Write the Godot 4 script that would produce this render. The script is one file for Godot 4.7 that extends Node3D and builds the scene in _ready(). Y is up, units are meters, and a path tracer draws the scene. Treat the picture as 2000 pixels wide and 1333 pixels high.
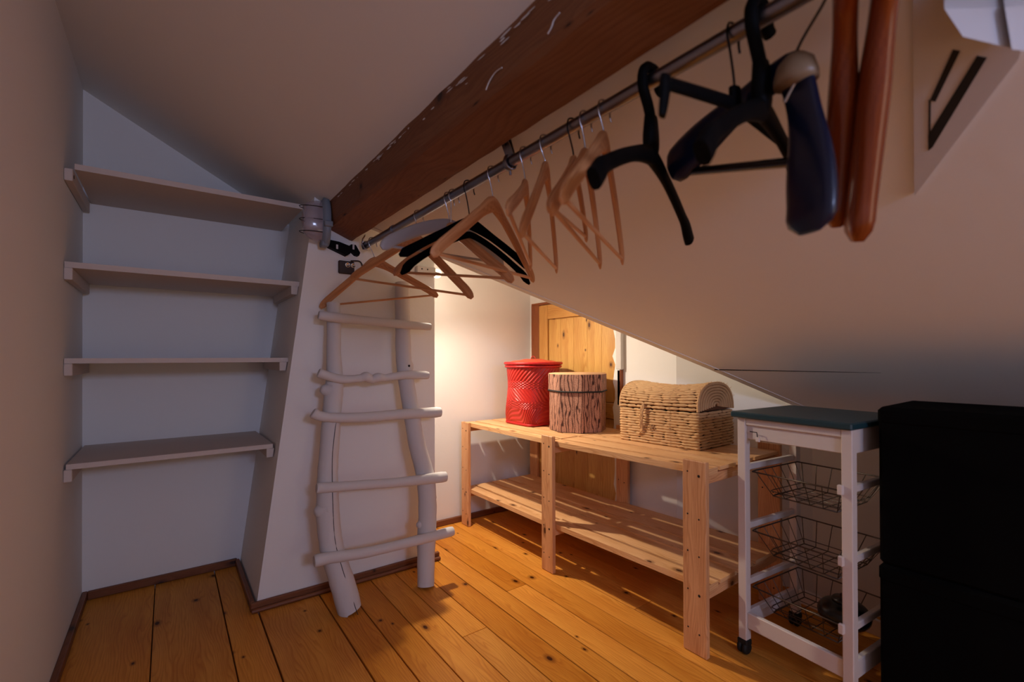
extends Node3D

var org := Vector3.ZERO          # world base of the thing being built; vertices are given in world axes minus org
var M := {}
var rng := RandomNumberGenerator.new()

# ---------------------------------------------------------------- helpers
func new_st() -> SurfaceTool:
	var st := SurfaceTool.new()
	st.begin(Mesh.PRIMITIVE_TRIANGLES)
	return st

func tri(st: SurfaceTool, a: Vector3, b: Vector3, c: Vector3, n: Vector3, ua := Vector2.ZERO, ub := Vector2.ZERO, uc := Vector2.ZERO) -> void:
	# clockwise front, turned so that the face looks along n
	if (a - c).cross(a - b).dot(n) < 0.0:
		var t := b
		b = c
		c = t
		var tu := ub
		ub = uc
		uc = tu
	st.set_uv(ua)
	st.add_vertex(a - org)
	st.set_uv(ub)
	st.add_vertex(b - org)
	st.set_uv(uc)
	st.add_vertex(c - org)

func quad(st: SurfaceTool, a: Vector3, b: Vector3, c: Vector3, d: Vector3, n: Vector3, uv := [Vector2.ZERO, Vector2.ZERO, Vector2.ZERO, Vector2.ZERO]) -> void:
	tri(st, a, b, c, n, uv[0], uv[1], uv[2])
	tri(st, a, c, d, n, uv[0], uv[2], uv[3])

# chamfered box; uv in metres with v along the longest side
func box(st: SurfaceTool, c: Vector3, s: Vector3, bev := 0.0015, bs := Basis.IDENTITY) -> void:
	st.set_smooth_group(0xFFFFFFFF)
	var h := s * 0.5
	var b: float = minf(bev, minf(h.x, minf(h.y, h.z)) * 0.8)
	var la := 0
	if s.y > s[la]:
		la = 1
	if s.z > s[la]:
		la = 2
	var o1 := (la + 1) % 3
	var o2 := (la + 2) % 3
	var ou := rng.randf() * 3.0
	var ov := rng.randf() * 3.0
	var uvof := func(p: Vector3) -> Vector2:
		return Vector2(p[o1] + p[o2] + ou, p[la] + ov)
	var put := func(pts: Array, n: Vector3) -> void:
		for k in range(1, pts.size() - 1):
			tri(st, c + bs * pts[0], c + bs * pts[k], c + bs * pts[k + 1], bs * n, uvof.call(pts[0]), uvof.call(pts[k]), uvof.call(pts[k + 1]))
	for ax in 3:
		var p := (ax + 1) % 3
		var q := (ax + 2) % 3
		for sg in [-1.0, 1.0]:
			var n := Vector3.ZERO
			n[ax] = sg
			var pts := []
			for k in [[-1, -1], [1, -1], [1, 1], [-1, 1]]:
				var v := Vector3.ZERO
				v[ax] = sg * h[ax]
				v[p] = k[0] * (h[p] - b)
				v[q] = k[1] * (h[q] - b)
				pts.append(v)
			put.call(pts, n)
	if b < 0.0002:
		return
	for ax in 3:
		var p := (ax + 1) % 3
		var q := (ax + 2) % 3
		for sp in [-1.0, 1.0]:
			for sq in [-1.0, 1.0]:
				var n := Vector3.ZERO
				n[p] = sp
				n[q] = sq
				var e := []
				for k in [[-1, 0], [1, 0], [1, 1], [-1, 1]]:
					var v := Vector3.ZERO
					v[ax] = k[0] * (h[ax] - b)
					v[p] = sp * (h[p] - (b if k[1] == 1 else 0.0))
					v[q] = sq * (h[q] - (0.0 if k[1] == 1 else b))
					e.append(v)
				put.call(e, n)
	for sx in [-1.0, 1.0]:
		for sy in [-1.0, 1.0]:
			for sz in [-1.0, 1.0]:
				var g := Vector3(sx, sy, sz)
				put.call([Vector3(h.x, h.y - b, h.z - b) * g, Vector3(h.x - b, h.y, h.z - b) * g, Vector3(h.x - b, h.y - b, h.z) * g], g)

func box2(st: SurfaceTool, lo: Vector3, hi: Vector3, bev := 0.0015) -> void:
	box(st, (lo + hi) * 0.5, (hi - lo).abs(), bev)

# flat polygon pushed out along off
func prism(st: SurfaceTool, poly: Array, off: Vector3) -> void:
	st.set_smooth_group(0xFFFFFFFF)
	var n := Vector3.ZERO
	for i in poly.size():
		n += (poly[i] as Vector3).cross(poly[(i + 1) % poly.size()])
	n = n.normalized()
	var ex: Vector3 = (poly[1] - poly[0]).normalized()
	var ey := n.cross(ex)
	var flat := PackedVector2Array()
	var mid := Vector3.ZERO
	for p in poly:
		flat.append(Vector2(ex.dot(p), ey.dot(p)))
		mid += p / poly.size()
	var idx := Geometry2D.triangulate_polygon(flat)
	for k in range(0, idx.size(), 3):
		var a: Vector3 = poly[idx[k]]
		var b: Vector3 = poly[idx[k + 1]]
		var c: Vector3 = poly[idx[k + 2]]
		var u := [flat[idx[k]], flat[idx[k + 1]], flat[idx[k + 2]]]
		tri(st, a, b, c, -off, u[0], u[1], u[2])
		tri(st, a + off, b + off, c + off, off, u[0], u[1], u[2])
	var ccw := not Geometry2D.is_polygon_clockwise(flat)
	for i in poly.size():
		var a: Vector3 = poly[i]
		var b: Vector3 = poly[(i + 1) % poly.size()]
		var sn := (b - a).cross(n) * (1.0 if ccw else -1.0)
		var l := a.distance_to(b)
		quad(st, a, b, b + off, a + off, sn, [Vector2(0, 0), Vector2(0, l), Vector2(off.length(), l), Vector2(off.length(), 0)])

# tube through points; rad a number or an array; shape (w,h) flattens the section; up fixes its second axis
func tube(st: SurfaceTool, pts: Array, rad, sides := 8, caps := true, closed := false, up := Vector3.ZERO, flat := Vector2.ONE, smooth := true, square := 1.0) -> void:
	st.set_smooth_group(0 if smooth else 0xFFFFFFFF)
	var n := pts.size()
	var rings := []
	var prev := Vector3.ZERO
	var run := 0.0
	var vs := []
	for i in n:
		var a: Vector3 = pts[(i - 1 + n) % n] if closed else pts[maxi(i - 1, 0)]
		var b: Vector3 = pts[(i + 1) % n] if closed else pts[mini(i + 1, n - 1)]
		var t := (b - a).normalized()
		var u: Vector3
		if up != Vector3.ZERO:
			u = (up - t * up.dot(t)).normalized()
		elif prev == Vector3.ZERO:
			u = (Vector3.UP if absf(t.y) < 0.9 else Vector3.RIGHT)
			u = (u - t * u.dot(t)).normalized()
		else:
			u = (prev - t * prev.dot(t)).normalized()
		prev = u
		var w := t.cross(u)
		var r: float = rad[i] if rad is Array else rad
		var ring := []
		for k in sides:
			var an := TAU * (k + 0.5) / sides
			var cs := cos(an)
			var sn := sin(an)
			if square < 1.0:
				cs = signf(cs) * pow(absf(cs), square)
				sn = signf(sn) * pow(absf(sn), square)
			ring.append((pts[i] as Vector3) + (w * cs * flat.x + u * sn * flat.y) * r)
		rings.append(ring)
		if i > 0:
			run += (pts[i] as Vector3).distance_to(pts[i - 1])
		vs.append(run)
	var last := n if closed else n - 1
	for i in last:
		var j := (i + 1) % n
		var mid: Vector3 = ((pts[i] as Vector3) + (pts[j] as Vector3)) * 0.5
		for k in sides:
			var l := (k + 1) % sides
			var fc: Vector3 = (rings[i][k] + rings[i][l] + rings[j][k] + rings[j][l]) * 0.25
			var rr: float = rad[i] if rad is Array else rad
			var du := TAU * rr / sides
			var vj: float = vs[j] if j > i else run
			quad(st, rings[i][k], rings[i][l], rings[j][l], rings[j][k], fc - mid, [Vector2(k * du, vs[i]), Vector2((k + 1) * du, vs[i]), Vector2((k + 1) * du, vj), Vector2(k * du, vj)])
	if caps and not closed:
		st.set_smooth_group(0xFFFFFFFF)
		for e in [0, n - 1]:
			var cn: Vector3 = (pts[e] as Vector3) - (pts[1] if e == 0 else pts[n - 2])
			for k in sides:
				tri(st, pts[e], rings[e][k], rings[e][(k + 1) % sides], cn, Vector2.ZERO, Vector2(0.01, 0), Vector2(0, 0.01))

# surface of revolution about an axis through c
func lathe(st: SurfaceTool, c: Vector3, prof: Array, sides := 24, axis := Vector3.UP, sq := Vector2.ONE) -> void:
	st.set_smooth_group(0)
	var u := axis.cross(Vector3.RIGHT if absf(axis.x) < 0.9 else Vector3.UP).normalized()
	var w := axis.cross(u)
	var at := func(p: Vector2, k: int) -> Vector3:
		var an := TAU * k / sides
		return c + axis * p.y + (u * cos(an) * sq.x + w * sin(an) * sq.y) * p.x
	for i in prof.size() - 1:
		var d: Vector2 = prof[i + 1] - prof[i]
		for k in sides:
			var an := TAU * (k + 0.5) / sides
			var out := (u * cos(an) + w * sin(an)) * d.y - axis * d.x
			quad(st, at.call(prof[i], k), at.call(prof[i], k + 1), at.call(prof[i + 1], k + 1), at.call(prof[i + 1], k), out)

func curve(pts: Array, per := 6) -> Array:
	# Catmull-Rom through Vector3 / Vector2 / float values
	var out := []
	for i in pts.size() - 1:
		var p0 = pts[maxi(i - 1, 0)]
		var p1 = pts[i]
		var p2 = pts[i + 1]
		var p3 = pts[mini(i + 2, pts.size() - 1)]
		for k in per:
			var t := float(k) / per
			out.append(0.5 * ((2.0 * p1) + (p2 - p0) * t + (2.0 * p0 - 5.0 * p1 + 4.0 * p2 - p3) * t * t + (3.0 * p1 - p0 - 3.0 * p2 + p3) * t * t * t))
	out.append(pts[-1])
	return out

func obj(called: String, st: SurfaceTool, m: Material, parent: Node3D = self) -> MeshInstance3D:
	st.generate_normals()
	var o := MeshInstance3D.new()
	o.mesh = st.commit()
	o.name = called
	o.material_override = m
	parent.add_child(o, true)
	return o

func numbered(called: String) -> String:
	if not has_node(called):
		return called
	var k := 1
	while has_node("%s_%03d" % [called, k]):
		k += 1
	return "%s_%03d" % [called, k]

func part(called: String, st: SurfaceTool, m: Material, parent: Node3D) -> MeshInstance3D:
	var nm := called
	var k := 1
	while parent.has_node(nm):
		nm = "%s_%03d" % [called, k]
		k += 1
	return obj(nm, st, m, parent)

func thing(called: String, label: String, category: String, at := Vector3.ZERO, group := "") -> Node3D:
	var o := Node3D.new()
	o.name = numbered(called)
	o.position = at
	add_child(o, true)
	tag(o, label, category, group)
	org = at
	return o

func tag(o: Node3D, label: String, category: String, group := "") -> void:
	o.set_meta("label", label)
	o.set_meta("category", category)
	if group:
		o.set_meta("group", group)

func struct(called: String, st: SurfaceTool, m: Material, label: String, category: String) -> MeshInstance3D:
	var o := obj(called, st, m)
	o.set_meta("kind", "structure")
	tag(o, label, category)
	return o

# ---------------------------------------------------------------- materials
func wood_image(w: int, h: int, sd: int, knots: int, mu: float, mv: float, rings := 26.0) -> ImageTexture:
	# mu x mv metres; v along the grain; mid tone white, late wood and knots brown
	var r := RandomNumberGenerator.new()
	r.seed = sd
	var nz := FastNoiseLite.new()
	nz.seed = sd
	nz.frequency = 1.0
	nz.fractal_octaves = 3
	var fine := FastNoiseLite.new()
	fine.seed = sd + 7
	fine.frequency = 1.0
	fine.fractal_octaves = 2
	var ks := []
	for k in knots:
		ks.append([r.randf() * mu, r.randf() * mv, r.randf_range(0.004, 0.011), r.randf_range(1.1, 2.0)])
	var data := PackedByteArray()
	data.resize(w * h * 3)
	var light := Color(1.0, 0.97, 0.92)
	var late := Color(0.78, 0.62, 0.46)
	var dark := Color(0.22, 0.11, 0.06)
	for y in h:
		var v := float(y) / h * mv
		var near := []
		for k in ks:
			var dv: float = absf(v - k[1])
			dv = minf(dv, mv - dv)
			if dv < 0.12:
				near.append([k[0], dv / k[3], k[2]])
		var blend := clampf((v - mv * 0.85) / (mv * 0.15), 0.0, 1.0)
		for x in w:
			var u := float(x) / w * mu
			var warp := nz.get_noise_2d(u * 9.0, v * 1.3)
			if blend > 0.0:
				warp = lerpf(warp, nz.get_noise_2d(u * 9.0, (v - mv) * 1.3), blend)
			var uu := u + warp * 0.035
			var kd := 0.0
			for k in near:
				var du: float = u - k[0]
				var d := sqrt(du * du + k[1] * k[1])
				uu += signf(du) * k[2] * 0.9 * exp(-d * d / (k[2] * k[2] * 6.0))
				kd = maxf(kd, 1.0 - smoothstep(k[2] * 0.55, k[2] * 1.0, d))
				kd = maxf(kd, 0.35 * (1.0 - smoothstep(k[2] * 0.8, k[2] * 2.2, d)))
			var s := fposmod(uu * rings * 4.0, 1.0)
			var g := smoothstep(0.35, 0.9, s) * (1.0 - smoothstep(0.9, 1.0, s))
			g = g * 0.30 + 0.26 * fine.get_noise_2d(u * 420.0, v * 9.0) + 0.34 * warp + 0.16
			var c := light.lerp(late, clampf(g, 0.0, 1.0)).lerp(dark, kd * 0.85)
			var i := (y * w + x) * 3
			data[i] = int(clampf(c.r, 0, 1) * 255)
			data[i + 1] = int(clampf(c.g, 0, 1) * 255)
			data[i + 2] = int(clampf(c.b, 0, 1) * 255)
	var im := Image.create_from_data(w, h, false, Image.FORMAT_RGB8, data)
	return ImageTexture.create_from_image(im)

func mat(c: Color, rough := 0.6, metal := 0.0) -> StandardMaterial3D:
	var m := StandardMaterial3D.new()
	m.albedo_color = c
	m.roughness = rough
	m.metallic = metal
	return m

func wood(tex: Texture2D, c: Color, rough: float, mu: float, mv: float) -> StandardMaterial3D:
	var m := mat(c, rough)
	m.albedo_texture = tex
	m.uv1_scale = Vector3(1.0 / mu, 1.0 / mv, 1.0)
	return m

func noise_tex(freq: float, sd: int, normal := false, bump := 4.0) -> NoiseTexture2D:
	var t := NoiseTexture2D.new()
	var n := FastNoiseLite.new()
	n.frequency = freq
	n.seed = sd
	n.fractal_octaves = 4
	t.noise = n
	t.width = 512
	t.height = 512
	t.seamless = true
	t.as_normal_map = normal
	t.bump_strength = bump
	return t

func plaster(c: Color) -> StandardMaterial3D:
	var m := mat(c, 0.85)
	m.metallic_specular = 0.25
	m.normal_enabled = true
	m.normal_texture = M.plaster_tex
	m.normal_scale = 0.12
	m.uv1_triplanar = true
	m.uv1_world_triplanar = true
	m.uv1_scale = Vector3(1.3, 1.3, 1.3)
	return m

func bark_image() -> ImageTexture:
	var w := 512
	var h := 256
	var nz := FastNoiseLite.new()
	nz.seed = 5
	nz.frequency = 1.0
	nz.fractal_octaves = 2
	var im := Image.create(w, h, false, Image.FORMAT_RGB8)
	for y in h:
		for x in w:
			var u := float(x) / w
			var v := float(y) / h
			var wob := nz.get_noise_2d(u * 24.0, v * 2.2) * 1.1 + nz.get_noise_2d(u * 40.0 + 30.0, v * 7.0) * 0.25
			var s := absf(sin((u * 56.0 + wob * 0.8) * PI))
			var g := smoothstep(0.12, 0.7, s)
			g *= 0.82 + 0.3 * nz.get_noise_2d(u * 160.0, v * 60.0)
			im.set_pixel(x, y, Color(0.25, 0.12, 0.08).lerp(Color(0.78, 0.58, 0.48), clampf(g, 0, 1)))
	return ImageTexture.create_from_image(im)

func materials() -> void:
	M.plaster_tex = noise_tex(0.02, 3, true, 3.0)
	var t_floor := wood_image(512, 1024, 11, 14, 0.5, 2.0)
	var t_pine := wood_image(256, 512, 23, 5, 0.25, 1.0, 30.0)
	M.wall = plaster(Color(0.93, 0.92, 0.90))
	M.white_paint = plaster(Color(0.84, 0.82, 0.80))
	M.floors = []
	for c in [Color(0.88, 0.615, 0.26), Color(0.82, 0.55, 0.20), Color(0.93, 0.66, 0.30), Color(0.86, 0.61, 0.28)]:
		var m := wood(t_floor, c, 0.38, 0.5, 2.0)
		m.metallic_specular = 0.22
		M.floors.append(m)
	M.subfloor = mat(Color(0.10, 0.06, 0.04), 0.9)
	M.pine = wood(t_pine, Color(0.94, 0.78, 0.60), 0.5, 0.25, 1.0)
	M.pine_post = wood(t_pine, Color(0.91, 0.72, 0.55), 0.5, 0.25, 1.0)
	M.door = wood(t_pine, Color(0.82, 0.64, 0.36), 0.4, 0.25, 1.0)
	M.door_panel = wood(t_floor, Color(0.84, 0.68, 0.40), 0.4, 0.5, 2.0)
	M.door_frame = wood(t_pine, Color(0.56, 0.32, 0.16), 0.5, 0.25, 1.0)
	M.skirting = wood(t_pine, Color(0.50, 0.31, 0.19), 0.5, 0.25, 1.0)
	M.beam = wood(t_floor, Color(0.51, 0.335, 0.20), 0.65, 0.5, 2.0)
	M.hanger_wood = wood(t_pine, Color(0.84, 0.62, 0.44), 0.45, 0.6, 2.0)
	M.hanger_dark = wood(t_pine, Color(0.55, 0.27, 0.12), 0.25, 0.6, 2.0)
	M.hanger_grey = mat(Color(0.66, 0.63, 0.62), 0.5)
	M.velvet = mat(Color(0.025, 0.025, 0.03), 0.95)
	M.velvet.metallic_specular = 0.1
	M.black = mat(Color(0.03, 0.03, 0.035), 0.6)
	M.black.metallic_specular = 0.2
	M.gloss_black = mat(Color(0.02, 0.02, 0.025), 0.18)
	M.navy = mat(Color(0.035, 0.075, 0.18), 0.28)
	M.beige = mat(Color(0.55, 0.45, 0.34), 0.4)
	M.rubber = mat(Color(0.03, 0.03, 0.03), 0.7)
	M.box_black = mat(Color(0.04, 0.035, 0.033), 0.95)
	M.box_black.metallic_specular = 0.12
	M.steel = mat(Color(0.55, 0.54, 0.56), 0.32, 1.0)
	M.chrome = mat(Color(0.75, 0.75, 0.77), 0.18, 1.0)
	M.dark_wire = mat(Color(0.16, 0.15, 0.15), 0.35, 1.0)
	M.basket_wire = mat(Color(0.40, 0.36, 0.33), 0.4, 1.0)
	M.ladder = plaster(Color(0.82, 0.80, 0.79))
	M.crack = mat(Color(0.14, 0.12, 0.12), 0.9)
	M.shelf = plaster(Color(0.82, 0.77, 0.73))
	M.hole = mat(Color(0.10, 0.05, 0.03), 0.9)
	M.red = mat(Color(0.70, 0.14, 0.11), 0.36)
	M.red_dark = mat(Color(0.70, 0.05, 0.07), 0.45)
	M.red_top = mat(Color(0.78, 0.28, 0.18), 0.5)
	M.bark = mat(Color.WHITE, 0.8)
	M.bark.albedo_texture = bark_image()
	M.bark_top = mat(Color(0.85, 0.66, 0.48), 0.7)
	M.cord = mat(Color(0.06, 0.055, 0.05), 0.7)
	M.straw = wood(t_pine, Color(0.86, 0.73, 0.56), 0.8, 0.05, 0.3)
	M.straw_core = mat(Color(0.42, 0.26, 0.14), 0.95)
	M.teal = mat(Color(0.12, 0.24, 0.27), 0.35)
	M.trolley = mat(Color(0.84, 0.79, 0.76), 0.5)
	M.socket = mat(Color(0.20, 0.15, 0.14), 0.4)
	M.grey_plastic = mat(Color(0.46, 0.49, 0.52), 0.5)
	M.glass = mat(Color(0.72, 0.66, 0.68, 0.45), 0.12)
	M.glass.transparency = BaseMaterial3D.TRANSPARENCY_ALPHA
	M.pane = mat(Color(0.10, 0.11, 0.11, 0.9), 0.08)
	M.window_white = mat(Color(0.80, 0.79, 0.79), 0.45)
	M.dark_gap = mat(Color(0.07, 0.06, 0.05), 0.8)
	M.bulb = mat(Color(1, 0.95, 0.85), 0.4)
	M.bulb.emission_enabled = true
	M.bulb.emission = Color(1.0, 0.86, 0.66)
	M.bulb.emission_energy_multiplier = 4.0
	M.pot = mat(Color(0.05, 0.06, 0.05), 0.25)

# roof slope of the room: it runs down to the right
func slope(x: float) -> float:
	return 1.969 - 0.549 * x

func at_slope(x: float, z: float, below := 0.0) -> Vector3:
	return Vector3(x, slope(x), z) - Vector3(0.4813, 0.8766, 0.0) * below

# ---------------------------------------------------------------- build
func _ready() -> void:
	rng.seed = 4
	# camera
	var cam := Camera3D.new()
	cam.name = "camera"
	cam.position = Vector3(0, 1.0, 0)
	cam.basis = Basis(Vector3.UP, deg_to_rad(-36.523)) * Basis(Vector3.RIGHT, deg_to_rad(0.334)) * Basis(Vector3.BACK, deg_to_rad(-0.174))
	cam.projection = Camera3D.PROJECTION_FRUSTUM
	cam.near = 0.05
	cam.far = 60.0
	cam.size = 0.05 * 1333.0 / 907.75
	cam.frustum_offset = Vector2(0, 0.05 * 27.56 / 907.75)
	var att := CameraAttributesPhysical.new()
	att.frustum_focal_length = 16.0
	att.frustum_focus_distance = 2.1
	att.exposure_aperture = 2.4
	cam.attributes = att
	add_child(cam)
	cam.current = true
	# sky, exposure
	var we := WorldEnvironment.new()
	we.name = "environment"
	var env := Environment.new()
	env.background_mode = Environment.BG_SKY
	var sky := Sky.new()
	var sm := ProceduralSkyMaterial.new()
	sm.sky_top_color = Color(0.30, 0.36, 0.52)
	sm.sky_horizon_color = Color(0.55, 0.58, 0.68)
	sm.ground_horizon_color = Color(0.30, 0.30, 0.32)
	sm.ground_bottom_color = Color(0.12, 0.12, 0.13)
	sky.sky_material = sm
	env.sky = sky
	env.background_energy_multiplier = 0.5
	env.tonemap_mode = Environment.TONE_MAPPER_LINEAR
	env.tonemap_exposure = 1.06
	env.sdfgi_enabled = true
	env.ssao_enabled = true
	env.ssil_enabled = true
	we.environment = env
	add_child(we)
	# dusk daylight through the window of the rear wall, behind the camera
	var day := AreaLight3D.new()
	day.name = "window_daylight"
	day.area_size = Vector2(0.46, 0.26)
	day.light_color = Color(0.74, 0.80, 1.0)
	day.light_energy = 1.75
	day.shadow_enabled = true
	day.position = Vector3(0.28, 1.53, 1.88)
	day.set("area_range", 8.0)
	add_child(day)
	# warm light of the hall coming through the doorway behind the camera
	var hall := AreaLight3D.new()
	hall.name = "hall_light"
	hall.area_size = Vector2(0.46, 0.9)
	hall.light_color = Color(1.0, 0.88, 0.76)
	hall.light_energy = 0.4
	hall.shadow_enabled = true
	hall.position = Vector3(1.02, 0.62, 1.89)
	hall.set("area_range", 8.0)
	add_child(hall)
	materials()
	room()
	door()
	roof_window()
	beam_and_rail()
	wall_shelves()
	fittings()
	ladder()
	bench()
	red_basket()
	bark_box()
	straw_chest()
	trolley()
	black_boxes()
	hangers()

func room() -> void:
	org = Vector3.ZERO
	var st := new_st()
	# floor: dark sub floor and planks along the room
	box2(st, Vector3(-0.335, -0.08, -2.665), Vector3(2.25, -0.024, 1.95), 0.0)
	var fl := struct("floor", st, M.subfloor, "amber pine plank floor running from the chimney breast to the front", "floor")
	var seams := [-0.285, -0.044, 0.177, 0.289, 0.516, 0.627, 0.735, 0.849, 0.955, 1.071, 1.167, 1.275, 1.385, 1.49, 1.60, 1.71, 1.82, 2.0, 2.2]
	var cuts := [[], [], [], [], [], [-0.9], [], [-1.45], [-0.75], [], [-1.62], [], [], [-1.2], [], [], [], []]
	for i in seams.size() - 1:
		var zs: Array = [-2.615] + cuts[i] + [1.9]
		for k in zs.size() - 1:
			st = new_st()
			var gap := 0.0026 if i in [2, 3, 4] else 0.0016
			box2(st, Vector3(seams[i] + gap, -0.024, zs[k] + 0.0008), Vector3(seams[i + 1] - gap, -0.0005 - rng.randf() * 0.001, zs[k + 1] - 0.0008), 0.0012)
			part("plank", st, M.floors[rng.randi() % 4], fl)
	# walls
	st = new_st()
	box2(st, Vector3(-0.335, -0.06, -2.665), Vector3(-0.285, 2.25, 1.95), 0.0)
	struct("wall_left", st, M.wall, "plain white plastered wall at the left edge", "wall")
	st = new_st()
	box2(st, Vector3(-0.335, -0.06, -2.665), Vector3(0.62, 2.25, -2.615), 0.0)
	struct("wall_alcove", st, M.wall, "white wall at the back of the shelf alcove", "wall")
	st = new_st()
	box2(st, Vector3(1.0, -0.06, -2.55), Vector3(2.05, 2.02, -2.49), 0.0)
	struct("wall_back", st, M.wall, "brightly lit white wall between chimney breast and door", "wall")
	st = new_st()
	prism(st, [Vector3(0.275, -0.06, -2.1), Vector3(0.5, 1.64, -2.1), Vector3(0.505, 1.70, -2.1), Vector3(0.64, 1.96, -2.1), Vector3(1.073, 1.96, -2.1), Vector3(1.073, -0.06, -2.1)], Vector3(0, 0, -0.52))
	struct("wall_chimney", st, M.wall, "white chimney breast with slanting left side behind the ladder", "wall")
	st = new_st()
	prism(st, [Vector3(2.0, -0.06, -2.55), Vector3(2.0, -0.06, -1.35), Vector3(2.2, -0.06, -0.83), Vector3(2.2, -0.06, 1.95), Vector3(2.26, -0.06, 1.95), Vector3(2.26, -0.06, -2.55)], Vector3(0, 2.08, 0))
	struct("wall_right", st, M.wall, "white low wall on the right behind bench and trolley", "wall")
	st = new_st()
	for b in [[-0.335, -0.06, 0.77, 1.38], [0.77, 1.10, 1.27, 1.38], [1.27, -0.06, 2.25, 1.38], [-0.335, 1.68, 2.25, 2.25], [-0.335, 1.38, 0.03, 1.68], [0.53, 1.38, 2.25, 1.68]]:
		box2(st, Vector3(b[0], b[1], 1.9), Vector3(b[2], b[3], 1.95), 0.0)
	struct("wall_rear", st, M.wall, "white wall with a small window behind the viewer", "wall")
	# ceiling: one slope from the left wall to the low crease, then a steeper strip
	st = new_st()
	var poly := []
	for p in [[-0.3, 1.92], [-0.3, -2.64], [0.52, -2.64], [0.63, -2.1], [1.86, -1.095], [2.17, -0.858], [2.2, -0.83], [2.2, 1.92]]:
		poly.append(Vector3(p[0], slope(p[0]), p[1]))
	prism(st, poly, Vector3(0, 0.04, 0))
	struct("ceiling", st, M.wall, "plain sloping plaster ceiling falling towards the right", "ceiling")
	st = new_st()
	tube(st, [Vector3(1.8585, 0.9475, -1.07), Vector3(1.859, 0.9475, -0.9), Vector3(1.8595, 0.9475, -0.7), Vector3(1.8605, 0.948, -0.5)], [0.0025, 0.002, 0.0014, 0.0008], 5)
	struct("trim_1", st, M.dark_gap, "thin dark crack along the crease of the sloping ceiling", "crack")
	# recess behind the free edge of the slope
	st = new_st()
	var off := Vector3(-0.019, 0, 0.023)
	prism(st, [Vector3(0.63, 1.63, -2.1), Vector3(1.86, 0.955, -1.084), Vector3(1.86, 1.96, -1.084), Vector3(0.63, 1.96, -2.1)], off)
	prism(st, [Vector3(1.86, 0.955, -1.084), Vector3(2.21, 0.765, -0.82), Vector3(2.21, 1.96, -0.82), Vector3(1.86, 1.96, -1.084)], off)
	struct("wall_dormer", st, M.wall, "white cheek of the lit recess beyond the ceiling edge", "wall")
	st = new_st()
	box2(st, Vector3(0.5, 1.95, -2.66), Vector3(2.25, 2.02, -0.6), 0.0)
	struct("ceiling_dormer", st, M.wall, "flat ceiling of the lit recess beyond the sloping ceiling", "ceiling")
	st = new_st()
	box2(st, Vector3(0.70, -0.06, 2.6), Vector3(1.34, 1.2, 2.65), 0.0)
	box2(st, Vector3(0.70, -0.06, 1.95), Vector3(0.75, 1.2, 2.6), 0.0)
	box2(st, Vector3(1.29, -0.06, 1.95), Vector3(1.34, 1.2, 2.6), 0.0)
	box2(st, Vector3(0.70, 1.15, 1.95), Vector3(1.34, 1.2, 2.65), 0.0)
	box2(st, Vector3(0.70, -0.10, 1.95), Vector3(1.34, -0.005, 2.65), 0.0)
	struct("wall_hall", st, M.wall, "plain white hall beyond the low doorway behind the viewer", "wall")
	# skirting boards
	var sk := [
		["baseboard_left", Vector3(-0.285, 0, -2.615), Vector3(-0.267, 0.034, 1.9), "dark brown skirting along the left wall"],
		["baseboard_alcove", Vector3(-0.267, 0, -2.615), Vector3(0.27, 0.034, -2.597), "dark brown skirting at the back of the shelf alcove"],
		["baseboard_chimney", Vector3(0.262, 0, -2.1), Vector3(1.09, 0.034, -2.082), "brown skirting along the front of the chimney breast"],
		["baseboard_side", Vector3(0.262, 0, -2.597), Vector3(0.279, 0.034, -2.1), "dark brown skirting along the left side of the chimney breast"],
		["baseboard_back", Vector3(1.073, 0, -2.49), Vector3(2.0, 0.034, -2.472), "brown skirting at the foot of the brightly lit back wall"],
	]
	for s in sk:
		st = new_st()
		box2(st, s[1], s[2], 0.003)
		struct(s[0], st, M.skirting, s[3], "skirting board")
	st = new_st()
	tube(st, [Vector3(0.265, 0.008, -2.074), Vector3(1.085, 0.008, -2.070)], 0.009, 8)
	struct("trim_2", st, M.skirting, "thin brown beading in front of the chimney skirting", "beading")
	# window in the rear wall
	st = new_st()
	for b in [[0.03, 1.38, 0.05, 1.68], [0.51, 1.38, 0.53, 1.68], [0.05, 1.38, 0.51, 1.40], [0.05, 1.66, 0.51, 1.68]]:
		box2(st, Vector3(b[0], b[1], 1.91), Vector3(b[2], b[3], 1.945), 0.003)
	struct("window_2", st, M.window_white, "small white framed window in the rear wall", "window")

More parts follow.
